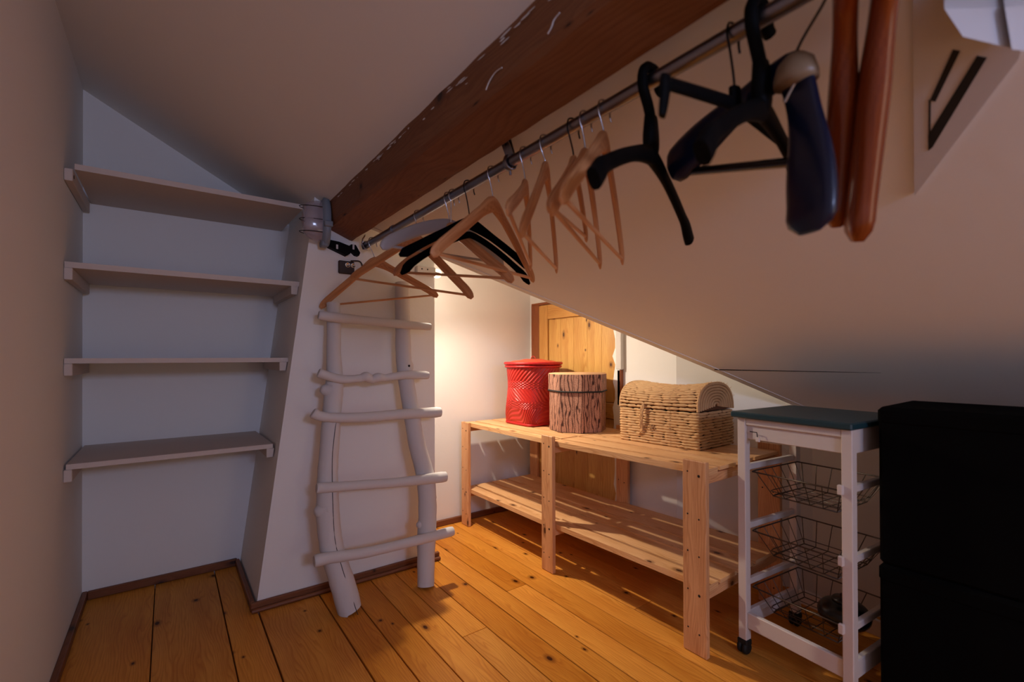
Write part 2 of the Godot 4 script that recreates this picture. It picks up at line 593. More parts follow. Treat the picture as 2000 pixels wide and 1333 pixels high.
func door() -> void:
	org = Vector3.ZERO
	var st := new_st()
	box2(st, Vector3(1.992, 0.0, -2.365), Vector3(2.0, 1.345, -1.69), 0.001)
	var d := struct("door_1", st, M.door, "low pine panel door cut off by the sloping ceiling", "door")
	st = new_st()
	box2(st, Vector3(1.978, 0.0, -2.452), Vector3(2.0, 1.352, -2.372), 0.003)
	box2(st, Vector3(1.980, 1.347, -2.452), Vector3(2.0, 1.364, -1.70), 0.002)
	part("door_frame", st, M.door_frame, d)
	for s in [["stile", -2.367, 0.0, -2.283, 1.343], ["top_rail", -2.283, 1.25, -1.70, 1.343], ["middle_rail", -2.283, 0.66, -1.70, 0.745], ["bottom_rail", -2.283, 0.0, -1.70, 0.10]]:
		st = new_st()
		box2(st, Vector3(1.976, s[2], s[1]), Vector3(1.993, s[4], s[3]), 0.003)
		part(s[0], st, M.door, d)
	for yy in [[0.75, 1.245], [0.105, 0.655]]:
		st = new_st()
		for k in 5:
			var z0 := -2.279 + k * 0.114
			box2(st, Vector3(1.986, yy[0], z0 + 0.0004), Vector3(1.993, yy[1], z0 + 0.1136), 0.001)
		part("panel", st, M.door_panel, d)
	# plaster laps raggedly over the right edge of the door
	st = new_st()
	var poly := []
	var r := RandomNumberGenerator.new()
	r.seed = 9
	for k in 28:
		poly.append(Vector3(1.974, 0.02 + k * 0.047, -1.716 - r.randf() * 0.014 + (0.004 if k % 3 else -0.004)))
	poly.append(Vector3(1.974, 1.29, -1.683))
	poly.append(Vector3(1.974, 0.02, -1.683))
	prism(st, poly, Vector3(0.025, 0, 0))
	part("ragged_plaster", st, M.wall, d)
	st = new_st()
	box2(st, Vector3(1.972, 0.935, -1.708), Vector3(2.0, 1.32, -1.672), 0.002)
	part("white_strip", st, M.white_paint, d)
	st = new_st()
	box2(st, Vector3(1.974, 0.74, -1.700), Vector3(2.0, 0.932, -1.678), 0.002)
	part("brown_strip", st, M.door_frame, d)

func roof_window() -> void:
	org = Vector3.ZERO
	var nrm := Vector3(-0.4813, -0.8766, 0.0)
	var on := func(l: Array, below: float) -> Array:
		var o := []
		for p in l:
			o.append(at_slope(p[0], p[1], below))
		return o
	var st := new_st()
	prism(st, on.call([[1.177, -0.26], [0.799, -0.176], [0.82, -0.05], [0.978, -0.1]], 0.0), nrm * 0.010)
	var w := struct("window_1", st, M.window_white, "white roof window with slanting frame bars at the upper right", "window")
	for g in [[[0.9290, -0.1600], [0.9350, -0.1530], [0.9990, -0.1930], [0.9940, -0.1990]], [[0.9510, -0.1380], [0.9590, -0.1290], [1.0800, -0.2130], [1.0850, -0.2200], [1.0550, -0.2140]], [[0.9920, -0.2000], [0.9950, -0.1980], [1.0600, -0.2120], [1.0570, -0.2140]]]:
		st = new_st()
		prism(st, on.call(g, 0.0), nrm * 0.0112)
		part("gap", st, M.dark_gap, w)
	# opened lower rail of the sash, hanging nearer to the viewer
	st = new_st()
	prism(st, [Vector3(0.853, 1.443, -0.099), Vector3(0.894, 1.447, -0.069), Vector3(0.894, 1.385, -0.069), Vector3(0.861, 1.390, -0.094)], Vector3(0.03, 0.05, -0.006))
	prism(st, [Vector3(0.805, 1.449, -0.147), Vector3(0.868, 1.450, -0.100), Vector3(0.875, 1.398, -0.096), Vector3(0.824, 1.413, -0.133)], Vector3(0.03, 0.05, -0.006))
	part("sash", st, M.window_white, w)

func beam_and_rail() -> void:
	# ceiling beam, square to the slope
	var t := thing("ceiling_beam", "thick dark brown timber beam with old paint flecks under the sloping ceiling", "beam", Vector3(0.6, 1.57, -2.1))
	var st := new_st()
	var bl := Vector3(0.556, 1.567, 0)
	var br := Vector3(0.664, 1.523, 0)
	var tl := Vector3(0.548, 1.73, 0)
	var tr := Vector3(0.70, 1.64, 0)
	st.set_smooth_group(0xFFFFFFFF)
	var nz := FastNoiseLite.new()
	nz.seed = 3
	nz.frequency = 2.2
	var prof := [tl, Vector3(0.5515, 1.64, 0), bl + Vector3(-0.0008, 0.010, 0), bl + Vector3(0.007, -0.003, 0), br + Vector3(-0.012, 0.005, 0), br + Vector3(-0.001, 0.003, 0), br + Vector3(0.006, 0.014, 0), tr]
	var rows := []
	var n := 60
	for i in n + 1:
		var z := lerpf(-2.098, 1.88, float(i) / n)
		var row := []
		for k in prof.size():
			var p: Vector3 = prof[k]
			row.append(Vector3(p.x + 0.0035 * nz.get_noise_2d(z * 3.0, k * 5.0), p.y + 0.0035 * nz.get_noise_2d(z * 3.0 + 50.0, k * 5.0), z))
		rows.append(row)
	for i in n:
		for k in prof.size() - 1:
			var mid: Vector3 = (rows[i][k] + rows[i][k + 1]) * 0.5
			var z0: float = rows[i][0].z
			var z1: float = rows[i + 1][0].z
			quad(st, rows[i][k], rows[i][k + 1], rows[i + 1][k + 1], rows[i + 1][k], mid - Vector3(0.61, 1.62, mid.z), [Vector2(k * 0.06, z0), Vector2(k * 0.06 + 0.06, z0), Vector2(k * 0.06 + 0.06, z1), Vector2(k * 0.06, z1)])
	for k in range(1, prof.size() - 1):
		tri(st, rows[0][0], rows[0][k], rows[0][k + 1], Vector3.FORWARD)
	part("timber", st, M.beam, t)
	# remains of white paint along the upper left edge
	st = new_st()
	var r := RandomNumberGenerator.new()
	r.seed = 21
	for k in 42:
		var z := -0.45 - 1.5 * pow(r.randf(), 1.2)
		var y := 1.655 - absf(r.randfn(0.0, 0.010))
		var l := r.randf_range(0.004, 0.022)
		var h := r.randf_range(0.0008, 0.003)
		var x := 0.5465 + (1.64 - y) * 0.055
		var poly := []
		for q in 7:
			var an := TAU * q / 7.0
			poly.append(Vector3(x + 0.0005 * cos(an), y + h * sin(an) * r.randf_range(0.5, 1.2), z + l * cos(an) * r.randf_range(0.6, 1.2)))
		for q in 5:
			tri(st, poly[0], poly[q + 1], poly[q + 2], Vector3.LEFT)
	for sc in [[[1.604, -0.60], [1.600, -0.615], [1.591, -0.622], [1.585, -0.632]], [[1.596, -0.775], [1.598, -0.80], [1.590, -0.822], [1.578, -0.835]]]:
		var pts := []
		for p in sc:
			pts.append(Vector3(0.5505, p[0], p[1]))
		tube(st, curve(pts, 4), 0.0014, 5)
	var fl := part("paint_fleck", st, M.white_paint, t)
	fl.set_meta("kind", "stuff")
	# steel clothes rail
	t = thing("clothes_rail", "grey steel clothes rail hung along under the beam", "clothes rail", Vector3(0.71, 1.505, -2.09))
	st = new_st()
	tube(st, [Vector3(0.71, 1.505, -2.05), Vector3(0.71, 1.505, -0.9), Vector3(0.71, 1.505, 0.6)], 0.0135, 16)
	part("rod", st, M.steel, t)
	st = new_st()
	tube(st, [Vector3(0.71, 1.505, -1.745), Vector3(0.71, 1.505, -1.728)], 0.0165, 14)
	part("sleeve", st, M.steel, t)
	# end bracket: bent flat strip up to the beam
	st = new_st()
	tube(st, [Vector3(0.70, 1.545, -2.03), Vector3(0.694, 1.53, -2.045), Vector3(0.692, 1.505, -2.055), Vector3(0.696, 1.488, -2.05), Vector3(0.712, 1.483, -2.04)], 0.012, 6, true, false, Vector3.BACK, Vector2(0.2, 1.0))
	lathe(st, Vector3(0.71, 1.505, -2.066), [Vector2(0.0, 0.0), Vector2(0.017, 0.0), Vector2(0.019, 0.004), Vector2(0.019, 0.022), Vector2(0.016, 0.024)], 16, Vector3.BACK)
	part("end_bracket", st, M.chrome, t)
	# perforated hanging strap half way
	for z in [-0.965, -0.05]:
		st = new_st()
		for k in 2:
			var x0 := 0.668 + k * 0.020
			prism(st, [Vector3(x0, 1.60, z - 0.012), Vector3(x0, 1.60, z + 0.012), Vector3(0.710 + k * 0.004, 1.52, z + 0.016), Vector3(0.710 + k * 0.004, 1.52, z - 0.016)], Vector3(0.002, 0.001, 0))
		tube(st, [Vector3(0.698, 1.520, z), Vector3(0.692, 1.505, z), Vector3(0.698, 1.490, z), Vector3(0.71, 1.485, z), Vector3(0.722, 1.490, z), Vector3(0.728, 1.505, z), Vector3(0.722, 1.520, z)], 0.010, 6, true, false, Vector3.BACK, Vector2(0.2, 1.0))
		tube(st, [Vector3(0.71, 1.486, z), Vector3(0.712, 1.472, z)], 0.0035, 6)
		var strap := part("strap", st, M.steel, t)
		st = new_st()
		for k in 4:
			var f := k / 4.0
			lathe(st, Vector3(lerpf(0.666, 0.703, f), lerpf(1.592, 1.53, f), z + (0.004 if k % 2 else -0.004)), [Vector2(0.0, 0.0012), Vector2(0.0035, 0.0012), Vector2(0.0035, 0.0)], 8, Vector3.LEFT)
		part("hole", st, M.dark_gap, strap)

func wall_shelves() -> void:
	var rows := [
		[1.672, -0.258, 0.478, "topmost white wall shelf in the alcove, just under the ceiling", 0.020],
		[1.333, -0.283, 0.467, "second white wall shelf from the top in the alcove", 0.020],
		[1.003, -0.283, 0.420, "white wall shelf at eye level in the alcove, third from the top", 0.018],
		[0.641, -0.278, 0.362, "lowest white wall shelf in the alcove, its top face showing", 0.018],
	]
	for s in rows:
		var y: float = s[0]
		var t := thing("wall_shelf", s[3], "shelf", Vector3(0.08, y, -2.4), "white wall shelves in the alcove")
		var st := new_st()
		prism(st, [Vector3(s[1], y - s[4], -2.172), Vector3(s[2] - 0.006, y - s[4], -2.172), Vector3(s[2] - 0.012, y - s[4], -2.613), Vector3(s[1], y - s[4], -2.613)], Vector3(0, s[4], 0))
		part("board", st, M.shelf, t)
		st = new_st()
		box2(st, Vector3(-0.284, y - s[4] - 0.042, -2.60), Vector3(-0.262, y - s[4] - 0.0005, -2.168), 0.002)
		part("cleat", st, M.shelf, t)
		if y < 1.5:
			st = new_st()
			var xl := 0.275 + (y - 0.04) / 1.64 * 0.225
			prism(st, [Vector3(xl - 0.026, y - s[4] - 0.0005, -2.17), Vector3(xl + 0.002, y - s[4] - 0.0005, -2.17), Vector3(xl - 0.003, y - s[4] - 0.036, -2.17), Vector3(xl - 0.026, y - s[4] - 0.036, -2.17)], Vector3(0, 0, -0.42))
			part("cleat", st, M.shelf, t)
		else:
			st = new_st()
			lathe(st, Vector3(-0.262, y - s[4] - 0.022, -2.19), [Vector2(0, 0.001), Vector2(0.007, 0.001), Vector2(0.007, 0.0)], 10, Vector3.RIGHT)
			part("screw_hole", st, M.hole, t)

func fittings() -> void:
	# oval bulkhead light, switched off
	var c := Vector3(0.522, 1.575, -2.045)
	var t := thing("bulkhead_light", "unlit oval bulkhead light with glass dome beside the beam end", "light", c)
	var st := new_st()
	lathe(st, c, [Vector2(0.0, 0.026), Vector2(0.098, 0.026), Vector2(0.103, 0.022), Vector2(0.103, 0.004), Vector2(0.094, 0.0), Vector2(0.088, -0.006), Vector2(0.0, -0.006)], 28, Vector3.RIGHT, Vector2(0.44, 1.0))
	part("base", st, M.grey_plastic, t)
	st = new_st()
	box2(st, c + Vector3(-0.004, -0.028, 0.02), c + Vector3(0.03, -0.004, 0.055), 0.003)
	part("lug", st, M.grey_plastic, t)
	st = new_st()
	box2(st, c + Vector3(-0.008, -0.106, -0.018), c + Vector3(0.022, -0.082, 0.02), 0.004)
	part("lug", st, M.grey_plastic, t)
	st = new_st()
	var prof := []
	for k in 13:
		var a := k / 12.0 * PI / 2.0
		prof.append(Vector2(0.086 * pow(cos(a), 0.45), -0.006 - 0.072 * sin(a)))
	lathe(st, c, prof, 28, Vector3.RIGHT, Vector2(0.44, 1.0))
	part("glass_dome", st, M.glass, t)
	for k in 3:
		st = new_st()
		var yy := (k - 1) * 0.052
		var pts := []
		for q in 9:
			var a := PI * q / 8.0
			pts.append(c + Vector3(-0.008 - 0.082 * sin(a), yy, 0.038 * cos(a)))
		tube(st, pts, 0.0016, 5)
		part("guard_wire", st, M.dark_wire, t)
	st = new_st()
	lathe(st, c + Vector3(-0.006, -0.02, 0), [Vector2(0.013, 0.0), Vector2(0.014, -0.02), Vector2(0.02, -0.045), Vector2(0.012, -0.062), Vector2(0.0, -0.066)], 14, Vector3.RIGHT)
	part("bulb", st, M.window_white, t)
	# black device under the beam end
	t = thing("black_adapter", "small black plastic device hanging under the end of the beam", "device", Vector3(0.60, 1.46, -2.085))
	st = new_st()
	prism(st, [Vector3(0.525, 1.514, -2.07), Vector3(0.60, 1.508, -2.07), Vector3(0.652, 1.494, -2.07), Vector3(0.647, 1.462, -2.07), Vector3(0.632, 1.452, -2.07), Vector3(0.540, 1.486, -2.07), Vector3(0.527, 1.500, -2.07)], Vector3(0, 0, -0.034))
	part("body", st, M.black, t)
	st = new_st()
	prism(st, [Vector3(0.652, 1.505, -2.072), Vector3(0.672, 1.505, -2.072), Vector3(0.692, 1.472, -2.072), Vector3(0.686, 1.458, -2.072), Vector3(0.672, 1.460, -2.072), Vector3(0.648, 1.480, -2.072)], Vector3(0, 0, -0.028))
	part("plug", st, M.black, t)
	st = new_st()
	box2(st, Vector3(0.586, 1.475, -2.0695), Vector3(0.594, 1.494, -2.0685), 0.0)
	part("sticker", st, M.window_white, t)
	st = new_st()
	box2(st, Vector3(0.657, 1.483, -2.0715), Vector3(0.665, 1.504, -2.0705), 0.0)
	part("sticker", st, M.window_white, t)
	# socket strip on the chimney breast
	t = thing("wall_socket", "dark brown double wall socket with round inserts on the chimney breast", "socket", Vector3(0.64, 1.40, -2.1))
	st = new_st()
	box2(st, Vector3(0.602, 1.374, -2.1), Vector3(0.672, 1.432, -2.088), 0.004)
	part("plate", st, M.socket, t)
	st = new_st()
	tube(st, curve([Vector3(0.655, 1.434, -2.09), Vector3(0.69, 1.437, -2.088), Vector3(0.704, 1.424, -2.088), Vector3(0.706, 1.40, -2.088), Vector3(0.702, 1.38, -2.09)], 5), 0.0035, 8)
	part("loop", st, M.socket, t)
	for x in [0.640, 0.664]:
		st = new_st()
		lathe(st, Vector3(x, 1.414, -2.088), [Vector2(0.0, 0.001), Vector2(0.006, 0.001), Vector2(0.008, 0.005), Vector2(0.011, 0.005), Vector2(0.011, 0.0)], 16, Vector3.BACK)
		part("socket_insert", st, M.chrome, t)
	# lit lamp on the corner of the chimney breast
	t = thing("wall_lamp", "small lit lamp on white box at the chimney corner behind the hangers", "lamp", Vector3(1.03, 1.42, -2.1))
	st = new_st()
	box2(st, Vector3(0.966, 1.405, -2.1), Vector3(1.068, 1.448, -2.072), 0.004)
	part("mount_box", st, M.white_paint, t)
	for x in [0.992, 1.022]:
		st = new_st()
		lathe(st, Vector3(x, 1.434, -2.072), [Vector2(0, 0.0015), Vector2(0.0035, 0.0015), Vector2(0.004, 0.0)], 10, Vector3.BACK)
		part("screw", st, M.socket, t)
	st = new_st()
	tube(st, curve([Vector3(1.064, 1.425, -2.086), Vector3(1.095, 1.425, -2.10), Vector3(1.108, 1.428, -2.115), Vector3(1.116, 1.436, -2.138)], 5), 0.007, 10)
	part("arm", st, M.chrome, t)
	st = new_st()
	var lp := Vector3(1.12, 1.438, -2.165)
	var bp := []
	for k in 11:
		var a := -PI / 2 + PI * k / 10.0
		bp.append(Vector2(maxf(0.024 * cos(a), 0.0), 0.028 * sin(a)))
	lathe(st, lp, bp, 18, Vector3(0, 0.2, -1).normalized())
	part("bulb", st, M.bulb, t)
	var o := SpotLight3D.new()
	o.name = "lamp_light"
	o.basis = Basis.looking_at(Vector3(0.25, -0.88, 0.40).normalized(), Vector3.UP)
	o.spot_angle = 77.0
	o.spot_angle_attenuation = 1.0
	o.spot_range = 12.0
	o.spot_attenuation = 2.0
	o.position = lp - t.position
	o.light_color = Color(1.0, 0.935, 0.85)
	o.light_energy = 1.38
	o.light_size = 0.02
	o.shadow_enabled = true
	t.add_child(o)
	var glow := OmniLight3D.new()
	glow.name = "bulb_light"
	glow.position = lp - t.position
	glow.light_color = Color(1.0, 0.935, 0.85)
	glow.light_energy = 0.055
	glow.light_size = 0.02
	glow.omni_range = 12.0
	glow.omni_attenuation = 2.0
	glow.shadow_enabled = true
	t.add_child(glow)

func ladder() -> void:
	var t := thing("driftwood_ladder", "whitewashed driftwood ladder with crooked poles leaning on the chimney breast", "ladder", Vector3(0.74, 0, -1.87))
	var L := [[0.583, -0.012, -1.864, 0.0462], [0.561, 0.090, -1.878, 0.0460], [0.537, 0.182, -1.891, 0.0455], [0.519, 0.264, -1.903, 0.0440], [0.511, 0.372, -1.918, 0.0442], [0.513, 0.460, -1.930, 0.0425], [0.516, 0.539, -1.942, 0.0388], [0.528, 0.648, -1.957, 0.0378], [0.541, 0.770, -1.975, 0.0375], [0.553, 0.863, -1.988, 0.0372], [0.558, 0.926, -1.997, 0.0335], [0.559, 1.022, -2.010, 0.0295], [0.564, 1.131, -2.026, 0.0285], [0.566, 1.235, -2.041, 0.0275]]
	var Rr := [[0.908, -0.012, -1.864, 0.0366], [0.916, 0.097, -1.879, 0.0380], [0.926, 0.202, -1.894, 0.0412], [0.939, 0.309, -1.909, 0.0410], [0.942, 0.420, -1.925, 0.0412], [0.934, 0.493, -1.935, 0.0402], [0.909, 0.605, -1.951, 0.0383], [0.894, 0.721, -1.968, 0.0361], [0.880, 0.848, -1.986, 0.0350], [0.871, 0.930, -1.997, 0.0351], [0.869, 1.023, -2.011, 0.0350], [0.874, 1.142, -2.028, 0.0350], [0.879, 1.263, -2.045, 0.0334], [0.882, 1.352, -2.056, 0.0320]]
	var nz := FastNoiseLite.new()
	nz.seed = 12
	nz.frequency = 6.0
	for rail in [L, Rr]:
		var pts := []
		var rad := []
		for p in rail:
			pts.append(Vector3(p[0], p[1], p[2]))
			rad.append(p[3])
		pts = curve(pts, 5)
		rad = curve(rad, 5)
		for i in rad.size():
			rad[i] += 0.0022 * nz.get_noise_2d(i * 0.09, 3.0 if rail == L else 40.0)
			if pts[i].y < 0.0:
				pts[i].y = 0.0
		var st := new_st()
		tube(st, pts, rad, 20)
		# knots that stick out of the pole
		var bumps: Array = [[Vector3(0.512, 0.873, -1.98), Vector3(-1, 0.25, 0.1), 0.022], [Vector3(0.475, 0.40, -1.915), Vector3(-1, -0.2, 0.1), 0.026]] if rail == L else [[Vector3(0.872, 0.963, -1.985), Vector3(-0.2, 0.05, 1), 0.026], [Vector3(0.895, 0.262, -1.90), Vector3(-1, 0.1, 0.2), 0.018], [Vector3(0.972, 0.37, -1.91), Vector3(1, 0.2, 0.2), 0.016]]
		for b in bumps:
			var ax: Vector3 = b[1].normalized()
			var s: float = b[2]
			lathe(st, b[0], [Vector2(s * 1.5, -s * 0.9), Vector2(s * 1.15, -s * 0.3), Vector2(s * 0.85, s * 0.25), Vector2(s * 0.62, s * 0.55), Vector2(s * 0.3, s * 0.66), Vector2(0, s * 0.6)], 14, ax)
		var pole := part("pole", st, M.ladder, t)
		if rail == L:
			st = new_st()
			var cr := []
			for p in [[0.0, 0.590], [0.10, 0.562], [0.20, 0.535], [0.30, 0.516], [0.45, 0.514], [0.60, 0.520], [0.70, 0.533], [0.74, 0.541]]:
				var best := 0
				for i in pts.size():
					if absf(pts[i].y - p[0]) < absf(pts[best].y - p[0]):
						best = i
				var q: Vector3 = pts[best]
				var dx: float = p[1] - q.x + 0.006
				cr.append(Vector3(q.x + dx, p[0], q.z + sqrt(maxf(rad[best] * rad[best] - dx * dx, 0.0)) + 0.0003))
			tube(st, curve(cr, 6), 0.0013, 5)
			part("crack", st, M.crack, pole)
		else:
			st = new_st()
			lathe(st, Vector3(0.877, 0.965, -1.9665), [Vector2(0, 0.002), Vector2(0.005, 0.001), Vector2(0.006, -0.003)], 10, Vector3(-0.2, 0.05, 1).normalized())
			part("knot_hole", st, M.crack, pole)
	var rungs := [
		[[0.494, 1.177, -2.033, 0.0195], [0.561, 1.170, -2.031, 0.0212], [0.714, 1.161, -2.030, 0.0200], [0.857, 1.153, -2.029, 0.0198], [0.994, 1.147, -2.028, 0.0180]],
		[[0.485, 0.943, -1.999, 0.0205], [0.531, 0.925, -1.997, 0.0186], [0.582, 0.913, -1.995, 0.0189], [0.646, 0.915, -1.995, 0.0170], [0.675, 0.921, -1.992, 0.0218], [0.701, 0.909, -1.996, 0.0185], [0.729, 0.917, -1.992, 0.0210], [0.759, 0.914, -1.997, 0.0166], [0.807, 0.920, -1.996, 0.0180], [0.868, 0.925, -1.997, 0.0205], [0.967, 0.920, -1.996, 0.0188]],
		[[0.458, 0.787, -1.977, 0.0220], [0.489, 0.770, -1.975, 0.0202], [0.565, 0.758, -1.973, 0.0208], [0.693, 0.752, -1.972, 0.0227], [0.833, 0.753, -1.972, 0.0235], [1.015, 0.749, -1.972, 0.0255]],
		[[0.462, 0.498, -1.936, 0.0217], [0.514, 0.493, -1.935, 0.0210], [0.636, 0.482, -1.934, 0.0206], [0.815, 0.467, -1.931, 0.0218], [1.020, 0.458, -1.930, 0.0262]],
		[[0.444, 0.234, -1.898, 0.0248], [0.504, 0.233, -1.898, 0.0236], [0.624, 0.220, -1.896, 0.0222], [0.754, 0.216, -1.896, 0.0212], [0.919, 0.215, -1.896, 0.0222], [1.038, 0.216, -1.896, 0.0228]],
	]
	for rg in rungs:
		var pts := []
		var rad := []
		for p in rg:
			pts.append(Vector3(p[0], p[1], p[2] + 0.040))
			rad.append(p[3] * 0.96)
		pts = curve(pts, 6)
		rad = curve(rad, 6)
		rad[0] *= 0.85
		rad[-1] *= 0.9
		for i in range(1, rad.size() - 1):
			rad[i] += 0.0014 * nz.get_noise_2d(i * 0.12, pts[0].y * 90.0)
		var st := new_st()
		tube(st, pts, rad, 14)
		part("rung", st, M.ladder, t)

func bench() -> void:
	# low pine shelving: three pairs of posts, slatted upper and lower boards
	var t := thing("shelving_unit", "low slatted pine shelving unit with three posts in front of the door", "shelving unit", Vector3(1.7, 0, -1.63))
	var posts := [[-2.446, -2.368, 0.615], [-1.697, -1.618, 0.634], [-0.942, -0.855, 0.650]]
	for p in posts:
		for side in 2:
			var x0: float = 1.428 if side == 0 else 1.958
			var st := new_st()
			box2(st, Vector3(x0, 0, p[0]), Vector3(x0 + 0.020, p[2], p[1]), 0.002)
			var po := part("post", st, M.pine_post, t)
			if side == 0 or p[0] > -2.0:
				for y in [p[2] - 0.045, 0.46, 0.335, 0.205, 0.075]:
					for k in 2:
						st = new_st()
						var top: bool = y > 0.5 or (y > 0.2 and y < 0.21)
						lathe(st, Vector3(x0, y + (0.006 if k == 0 else -0.004), lerpf(p[0], p[1], 0.22 if k == 0 else 0.70)), [Vector2(0, 0.0008), Vector2(0.0042 if top and k == 1 else 0.0028, 0.0008), Vector2(0.005 if top and k == 1 else 0.003, 0.0)], 8, Vector3.LEFT)
						part("hole", st, M.hole, po)
	var slats := [[1.4485, 1.510], [1.524, 1.630], [1.645, 1.752], [1.768, 1.957]]
	var bays := [[-2.440, -1.660, 0.612, 0.612, 0.219, 0.220], [-1.655, -0.860, 0.610, 0.626, 0.226, 0.238]]
	for b in bays:
		for lev in 2:
			for s in slats:
				var st := new_st()
				var y0: float = b[2 + lev * 2]
				var y1: float = b[3 + lev * 2]
				var dy := -rng.randf() * 0.0012
				prism(st, [Vector3(s[0], y0 + dy, b[0]), Vector3(s[1], y0 + dy, b[0]), Vector3(s[1], y1 + dy, b[1]), Vector3(s[0], y1 + dy, b[1])], Vector3(0, -0.022 if s[0] < 1.45 else -0.013, 0))
				part("slat", st, M.pine, t)
			for e in 2:
				var st := new_st()
				var z: float = (b[0] + 0.012) if e == 0 else (b[1] - 0.030)
				var y: float = b[2 + lev * 2 + e] - 0.0225
				box2(st, Vector3(1.4485, y - 0.032, z), Vector3(1.957, y, z + 0.022), 0.002)
				part("batten", st, M.pine_post, t)

func red_basket() -> void:
	var c := Vector3(1.745, 0.6135, -2.145)
	var t := thing("red_basket", "tall red woven bamboo basket with lid, at the left on the shelving", "basket", c)
	var nu := 320
	var nv := 120
	var st := new_st()
	st.set_smooth_group(0)
	var h := 0.345
	var at := func(i: int, j: int) -> Vector3:
		var v := float(j) / nv
		var a := TAU * i / nu
		# square at the foot, round at the rim
		var k := smoothstep(0.0, 0.75, v)
		var ex := lerpf(0.28, 1.0, k)
		var cs := signf(cos(a)) * pow(absf(cos(a)), ex)
		var sn := signf(sin(a)) * pow(absf(sin(a)), ex)
		var r := lerpf(0.122, 0.157, pow(v, 0.7))
		# twill weave: slanting strips over and under, with plain bands
		var band := fposmod(v * 3.0 + 0.15, 1.0)
		var w: float
		if band < 0.34:
			w = sin(a * 36.0 + (PI if int(v * 96.0) % 4 < 2 else 0.0))
		else:
			w = sin(a * 40.0 + v * 80.0 * (1.0 if int(floor(v * 3.0 + 0.15)) % 2 == 0 else -1.0))
		var d := 0.0022 * clampf(w * 1.6, -1.0, 1.0)
		return c + Vector3((r + d) * cs, v * h, (r + d) * sn)
	for j in nv:
		for i in nu:
			var a := TAU * (i + 0.5) / nu
			quad(st, at.call(i, j), at.call(i + 1, j), at.call(i + 1, j + 1), at.call(i, j + 1), Vector3(cos(a), 0, sin(a)))
	part("body", st, M.red, t)
	st = new_st()
	var foot := []
	for i in 60:
		var a := TAU * i / 60
		foot.append(c + Vector3(0.125 * signf(cos(a)) * pow(absf(cos(a)), 0.28), 0.007, 0.125 * signf(sin(a)) * pow(absf(sin(a)), 0.28)))
	tube(st, foot, 0.007, 8, false, true)
	part("foot", st, M.red_dark, t)
	# lid: two rolled rims and a shallow woven top
	st = new_st()
	for q in [[0.162, 0.336, 0.0075], [0.166, 0.354, 0.0085]]:
		var pts := []
		var rad := []
		for i in 120:
			var a := TAU * i / 120
			pts.append(c + Vector3(q[0] * cos(a), q[1], q[0] * sin(a)))
			rad.append(q[2] * (1.0 + 0.08 * sin(a * 40.0)))
		tube(st, pts, rad, 8, false, true)
	part("rim", st, M.red_dark, t)
	st = new_st()
	var prof := []
	for k in 13:
		var f := k / 12.0
		prof.append(Vector2(0.166 * (1.0 - f), 0.358 + 0.022 * sin(f * PI * 0.5) + 0.0014 * sin(f * 60.0)))
	lathe(st, c, prof, 48)
	part("lid", st, M.red_top, t)
	st = new_st()
	var hp := []
	for k in 13:
		var a := PI * k / 12.0
		hp.append(c + Vector3(0.0, 0.372 + 0.024 * sin(a), 0.022 * cos(a)))
	tube(st, hp, 0.0022, 6)
	part("handle", st, M.red_dark, t)

func oct(c: Vector3, r: float, y: float, turn: float, sides := 8) -> Array:
	var o := []
	for k in sides:
		var a := TAU * k / sides + turn
		o.append(Vector3(c.x + r * cos(a), c.y + y, c.z + r * sin(a)))
	return o

func bark_box() -> void:
	var c := Vector3(1.785, 0.6135, -1.815)
	var t := thing("bark_box", "eight-sided box printed with tree bark, tied with black cord", "box", c)
	var turn := deg_to_rad(-8.0)
	var wall := func(st: SurfaceTool, r: float, y0: float, y1: float) -> void:
		st.set_smooth_group(0xFFFFFFFF)
		var lo := oct(c, r, y0, turn)
		var hi := oct(c, r, y1, turn)
		for k in 8:
			var l := (k + 1) % 8
			var u0 := k / 8.0
			var u1 := (k + 1) / 8.0
			quad(st, lo[k], lo[l], hi[l], hi[k], (lo[k] + lo[l]) * 0.5 - c, [Vector2(u0, y1 - y0), Vector2(u1, y1 - y0), Vector2(u1, 0), Vector2(u0, 0)])
	var st := new_st()
	wall.call(st, 0.152, 0.0, 0.226)
	var lo := oct(c, 0.152, 0.0, turn)
	for k in range(1, 7):
		tri(st, lo[0], lo[k], lo[k + 1], Vector3.DOWN)
	var body := part("body", st, M.bark, t)
	body.material_override.uv1_scale = Vector3(1.0, 2.6, 1.0)
	st = new_st()
	wall.call(st, 0.1575, 0.212, 0.299)
	part("lid", st, M.bark, t)
	st = new_st()
	var hi := oct(c, 0.1575, 0.299, turn)
	var up := oct(c, 0.152, 0.304, turn)
	for k in 8:
		quad(st, hi[k], hi[(k + 1) % 8], up[(k + 1) % 8], up[k], Vector3.UP)
	for k in range(1, 7):
		tri(st, up[0], up[k], up[k + 1], Vector3.UP)
	var ring := oct(c, 0.157, 0.212, turn)
	var inn := oct(c, 0.15, 0.212, turn)
	for k in 8:
		quad(st, ring[k], ring[(k + 1) % 8], inn[(k + 1) % 8], inn[k], Vector3.DOWN)
	part("lid_top", st, M.bark_top, t)
	st = new_st()
	var cp := []
	for k in 8:
		var a := TAU * k / 8 + turn
		for q in 3:
			var b := TAU * (k + q / 3.0) / 8 + turn
			var rr := 0.158 * cos(PI / 8) / cos(fposmod(b - turn, TAU / 8) - PI / 8)
			cp.append(c + Vector3(rr * cos(b), 0.2105 - 0.0015 * sin(a), rr * sin(b)))
	tube(st, cp, 0.0042, 6, false, true)
	part("cord", st, M.cord, t)

